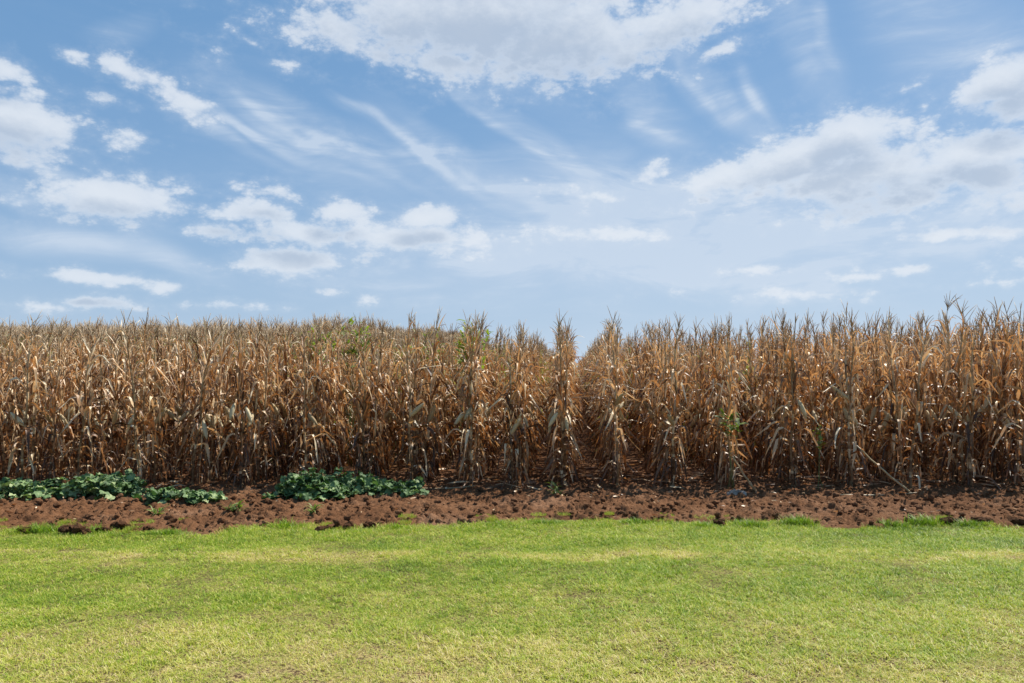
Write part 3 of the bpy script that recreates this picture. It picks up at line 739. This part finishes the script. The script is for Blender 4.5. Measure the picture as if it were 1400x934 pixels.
# squash plants
def squash(px0, px1, base_py, h, label, seed, nleaf, depth=0.5):
    r = random.Random(seed)
    xa, y = onground(px0, base_py); xb, _ = onground(px1, base_py)
    cx, cy, hw = (xa + xb) / 2, y + depth * 0.5, (xb - xa) / 2
    o = empty('squash_plant', (cx, cy, 0.0)); mb = MB(); sm = MB()
    for k in range(nleaf):
        u = r.uniform(-1, 1); v = r.uniform(-1, 1)
        if u * u * u * u + v * v > 0.75 + 0.5 * float(vnoise(np.array(u * 6.0), np.array(v * 2.0 + 5), seed)): continue
        stray = r.random() < 0.14
        if stray: u *= 1.22; v = -abs(v) - 0.35
        X_, Y_ = u * hw, v * depth / 2
        top = h * (0.5 + 0.5 * (1 - u ** 4)) * (0.55 + 0.45 * math.sqrt(max(0, 1 - v * v))) * (0.15 + 1.2 * float(vnoise(np.array(X_ * 4.1 + seed), np.array(Y_ * 4.0), seed)))
        gz = ground_z(cx + X_, cy + Y_)
        z = gz + top * (1 - 0.75 * r.random() ** 1.5) + 0.02
        if stray: z = gz + r.uniform(0.03, 0.07)
        R0 = r.uniform(0.026, 0.062); a0 = r.random() * 6.28
        tilt = Euler((r.gauss(0.0, 0.42), r.gauss(0, 0.42), a0)).to_matrix()
        if r.random() < .12: tilt = Euler((r.gauss(0.8, 0.4), r.gauss(0, 0.5), r.gauss(0, .8))).to_matrix()
        ns = 20; vs = [Vector((0, 0, -0.012))]
        ring = []
        for i in range(ns):
            an = 6.283 * i / ns
            rr = R0 * (1 + 0.10 * math.cos(5 * an) + 0.05 * math.sin(11 * an + k)) * (0.45 if i == 0 else 1)
            ring.append((rr, an))
        for (rr, an) in ring: vs.append(Vector((rr * .55 * math.cos(an), rr * .55 * math.sin(an), 0.004 * math.cos(5 * an + 3.14))))
        for (rr, an) in ring: vs.append(Vector((rr * math.cos(an), rr * math.sin(an), -0.006 + 0.011 * math.sin(an * 3 + k) - 0.006 * math.cos(5 * an))))
        vs = [(tilt @ q + Vector((X_, Y_, z)))[:] for q in vs]
        fs = [(0, 1 + i, 1 + (i + 1) % ns) for i in range(ns)] + [(1 + i, 1 + ns + i, 1 + ns + (i + 1) % ns, 1 + (i + 1) % ns) for i in range(ns)]
        t = r.gauss(0.55, 0.24) + (0.3 if r.random() < 0.12 else 0)
        mb.add(vs, fs, [t + 0.25] + [t] * ns + [t - 0.05] * ns)
        bx, by = X_ * r.uniform(.8, 1.0) + r.uniform(-.05, .05), Y_ * .7 + r.uniform(-.05, .05)
        tube(sm, [(bx, by, gz - 0.01), ((bx + X_) / 2, (by + Y_) / 2, gz + (z - gz) * .6), (X_, Y_, z - 0.012)], [0.005, 0.004, 0.003], 4, 0.5, cap=False)
    for k in range(4):
        p = [(-hw * .95 + 2 * hw * .95 * i / 12, 0.35 * depth * math.sin(i * .7 + k * 1.7), ground_z(cx - hw * .95 + 2 * hw * .95 * i / 12, cy + 0.35 * depth * math.sin(i * .7 + k * 1.7)) + 0.015) for i in range(13)]
        tube(sm, p, 0.007, 5, 0.4)
    link('foliage', mb.mesh('foliage', [M_squash]), o); link('stem', sm.mesh('stem', [M_vine]), o)
    tag(o, label, 'squash plant', 'squash plants creeping at the foot of the corn'); return o
squash(-110, 62, 688, 0.19, 'broad dark green squash plant in the left corner of the field edge', 1, 600, 0.85)
squash(55, 178, 685, 0.23, 'tall leafy squash plant right of the corner one, below the corn', 2, 480, 0.75)
squash(192, 298, 689, 0.10, 'low flat squash plant creeping on bare soil between two bigger ones', 3, 300, 0.42)
squash(372, 480, 686, 0.28, 'mounded dark green squash plant, tallest of the pair near the middle', 4, 480, 0.62)
squash(462, 575, 681, 0.15, 'low trailing squash plant touching the right side of the mounded one', 6, 360, 0.5)

# green weeds
def weed(name, loc, h, n, leaf, label, cat, seed, spread=0.25, z0=0.0, tint=0.5, lw=0.03, group=None, top_only=0.0):
    r = random.Random(seed); o = empty(name, loc); sm = MB(); mb = MB()
    for k in range(max(2, n // 10)):
        a = r.random() * 6.28; q = spread * r.random(); P = [(0.06 * math.cos(a), 0.06 * math.sin(a), z0)]
        for i in (1, 2, 3, 4): P.append((q * (i / 4) ** 1.3 * math.cos(a + .3 * i), q * (i / 4) ** 1.3 * math.sin(a + .3 * i), z0 + h * i / 4 * r.uniform(.85, 1)))
        tube(sm, P, [0.004, .004, .003, .002, .0015], 4, 0.5)
        for j in range(10):
            s = r.uniform(top_only, 1) * 4; i = min(3, int(s)); f = s - i; p = Vector(P[i]).lerp(Vector(P[i + 1]), f)
            ribbon(mb, p, r.random() * 6.28, R(r.uniform(10, 60)), R(r.uniform(-50, 10)), leaf * r.uniform(.6, 1.2), lw * r.uniform(.7, 1.3), 0.3, 0.6, r.uniform(-.6, .6), wav=.1, fold=.15, tint=tint + r.gauss(0, .15), n=5, rg=r)
    link('stem', sm.mesh('stem', [M_vine]), o); link('foliage', mb.mesh('foliage', [M_weed]), o)
    tag(o, label, cat, group); return o
weed('climbing_weed', ((998 - 700) / FPX * 9.55, 9.55, 0.0), 1.05, 30, 0.15, 'fresh green weed climbing a front corn plant above the grey bag', 'weed', 21, 0.16, 0.0, 0.55, 0.04, top_only=0.75)
weed('climbing_weed', ((1117 - 700) / FPX * 9.6, 9.6, 0.0), 0.95, 20, 0.10, 'small yellow green weed among the corn right of the climbing one', 'weed', 22, 0.15, 0.0, 0.95, 0.035, top_only=0.65)
for (px, py, Yd, hh, n_, tn, lab) in ((645, 437, 11.0, 2.5, 170, 1.0, 'tall yellow green weed rising above the corn left of the sky gap'), (585, 440, 11.6, 2.75, 80, 0.85, 'tall green weed rising above the corn, left of the yellowish one'),
                            (478, 429, 11.8, 2.95, 110, 0.85, 'leafy green weed clump in the corn tops, highest of the four'), (442, 434, 11.9, 2.9, 80, 0.8, 'green weed clump in the corn tops, leftmost of the four')):
    x = (px - 700) / FPX * Yd; tz = float(terrain(np.array(x), np.array(Yd)))
    ztop = EYE + (HZ - py) / FPX * Yd
    weed('tall_weed', (x, Yd, tz), ztop - tz, n_, 0.15, lab, 'weed', int(px), 0.34, 0.0, tn, 0.036, 'tall weeds above the corn tops', top_only=0.74)
for i, (px, py, h, lab) in enumerate(((655, 700, .05, 'x'), (222, 705, .06, 'wilted little weed on the bare soil under the flat squash plant'), (325, 705, .06, 'wilted pale weed on bare soil between the flat and mounded squash'), (432, 707, .07, 'wilted grey green weed on bare soil below the mounded squash'), (762, 680, .16, 'small green weed at the foot of the corn column beside the gap'), (748, 690, .05, 'x'))):
    if lab == 'x': continue
    x, y = onground(px, py)
    weed('small_weed', (x, y, ground_z(x, y)), h, 30, 0.13, lab, 'weed', 60 + i, 0.16, 0.0, 0.7, 0.014, 'small weeds on the bare soil')

# grass tufts along the lawn's edge
tufts = [(60, 727, 0.34, 0.11), (135, 727, .2, .09), (392, 722, 0.22, 0.12), (540, 722, .22, .07), (745, 716, .28, .07), (1022, 719, 0.22, 0.10), (1088, 716, 0.24, 0.12), (1215, 720, .18, .10), (1258, 717, 0.28, 0.13), (1318, 719, .2, .10), (870, 714, .3, .06), (230, 730, .25, .07), (680, 717, .2, .06), (960, 720, .18, .07)]
TL = ['widest grass tuft at the left end of the soil edge', 'small grass tuft between the left dark clods', 'bright grass tuft standing into the soil below the mounded squash', 'low grass tuft on the soil edge below the trailing squash', 'low grass tuft on the soil edge in front of the gap', 'grass tuft on the soil edge below the grey bag', 'tall green grass tuft right of the one below the grey bag',
      'short grass tuft left of the tallest tuft on the right', 'tallest grass tuft, under the foot of the leaning stalk', 'grass tuft right of the tallest one near the dark clods', 'very low wide grass tuft right of the middle of the soil edge', 'low grass tuft under the flat squash plant', 'lowest grass tuft just left of the middle of the soil edge', 'small grass tuft left of the one below the grey bag']
for i, (px, py, w, h) in enumerate(tufts):
    x, y = onground(px, py); r = random.Random(500 + i); mb = MB()
    for k in range(int(1500 * w)):
        u = max(-.9, min(.9, r.gauss(0, .42))); v = max(-.8, min(.8, r.gauss(0, .35)))
        hh = h * r.uniform(.4, 1.1) * math.exp(-(u * u) * 0.8)
        blade(mb, u * w, v * 0.13, hh, r.uniform(.004, .007), r.random() * 6.28, r.uniform(.1, 1.0), max(0, r.gauss(0.28, .18)), z=-0.005)
    o = link('grass_tuft', mb.mesh('grass_tuft', [M_grass], smooth=False)); o.location = (x, y, 0.012)
    tag(o, TL[i], 'grass tuft', 'grass tufts along the soil edge')

# larger dark clods thrown onto the lawn's edge
clods = [(40, 728, .055, 'dark clod in the grass at the left end, left one of two'), (103, 729, .085, 'larger dark clod left of the long clod pair on the grass'), (125, 731, .05, 'small dark clod touching the larger left one'), (145, 728, .06, 'dark clod in the middle of the left clod row'), (166, 723, .075, 'tallest upright dark clod of the left clod row'), (208, 725, .04, 'small dark clod right of the tallest upright one'),
         (470, 722, .085, 'wide dark clod on the grass below the mounded squash'), (505, 722, .06, 'dark clod just right of the wide one'), (440, 727, .05, 'flat reddish clod left of the wide dark one'), (1290, 716, .075, 'dark clod right of the tallest grass tuft'), (1340, 717, .08, 'broad dark clod near the right end of the soil edge'), (1388, 718, .085, 'dark clod at the right frame edge'), (980, 718, .05, 'small clod on the edge left of the grass tuft under the bag')]
for i, (px, py, r0, lab) in enumerate(clods):
    x, y = onground(px, py); mb = MB()
    for k in range(7):
        rock(mb, (rg.uniform(-1, 1) * r0 * .9, rg.uniform(-.5, .5) * r0, rg.uniform(0, .35) * r0), r0 * rg.uniform(.3, .65), 900 + i * 11 + k, 0.75, rough=0.9)
    o = link('soil_clod', mb.mesh('soil_clod', [M_darkclod], smooth=False)); o.location = (x, y, 0.03)
    tag(o, lab, 'soil clod', 'dark clods along the lawn edge')

# crumpled grey plastic bag
m, n = material('grey_plastic'); ps = n.node('ShaderNodeTexCoord').outputs['Object']
finish(n, principled(n, n.ramp(n.noise(ps, 14, 4, 0.6), [(0.35, (0.15, 0.12, 0.095)), (0.65, (0.44, 0.37, 0.30))]), 0.7, 0.2, bump(n, n.noise(ps, 30, 4, .6), .8, .02)))
b = bmesh.new(); bmesh.ops.create_icosphere(b, subdivisions=4, radius=1)
for v in b.verts:
    c = v.co.copy(); q = abs(math.sin(c.x * 7 + c.y * 5)) * .14 + abs(math.sin(c.y * 11 - c.z * 9 + 1)) * .10 + .08 * math.sin(c.x * 17 + c.z * 8)
    v.co = Vector((c.x * (0.155 + .05 * q), c.y * 0.085, max(-0.01, c.z * 0.062 * (1 + 2 * q) * (1 - 0.3 * c.x))))
me = bpy.data.meshes.new('plastic_bag'); b.to_mesh(me); b.free(); me.materials.append(m)
x, y = onground(1008, 678); o = link('plastic_bag', me); o.location = (x, y, ground_z(x, y) + 0.005)
tag(o, 'crumpled grey plastic bag lying on soil at the foot of the corn', 'plastic bag')
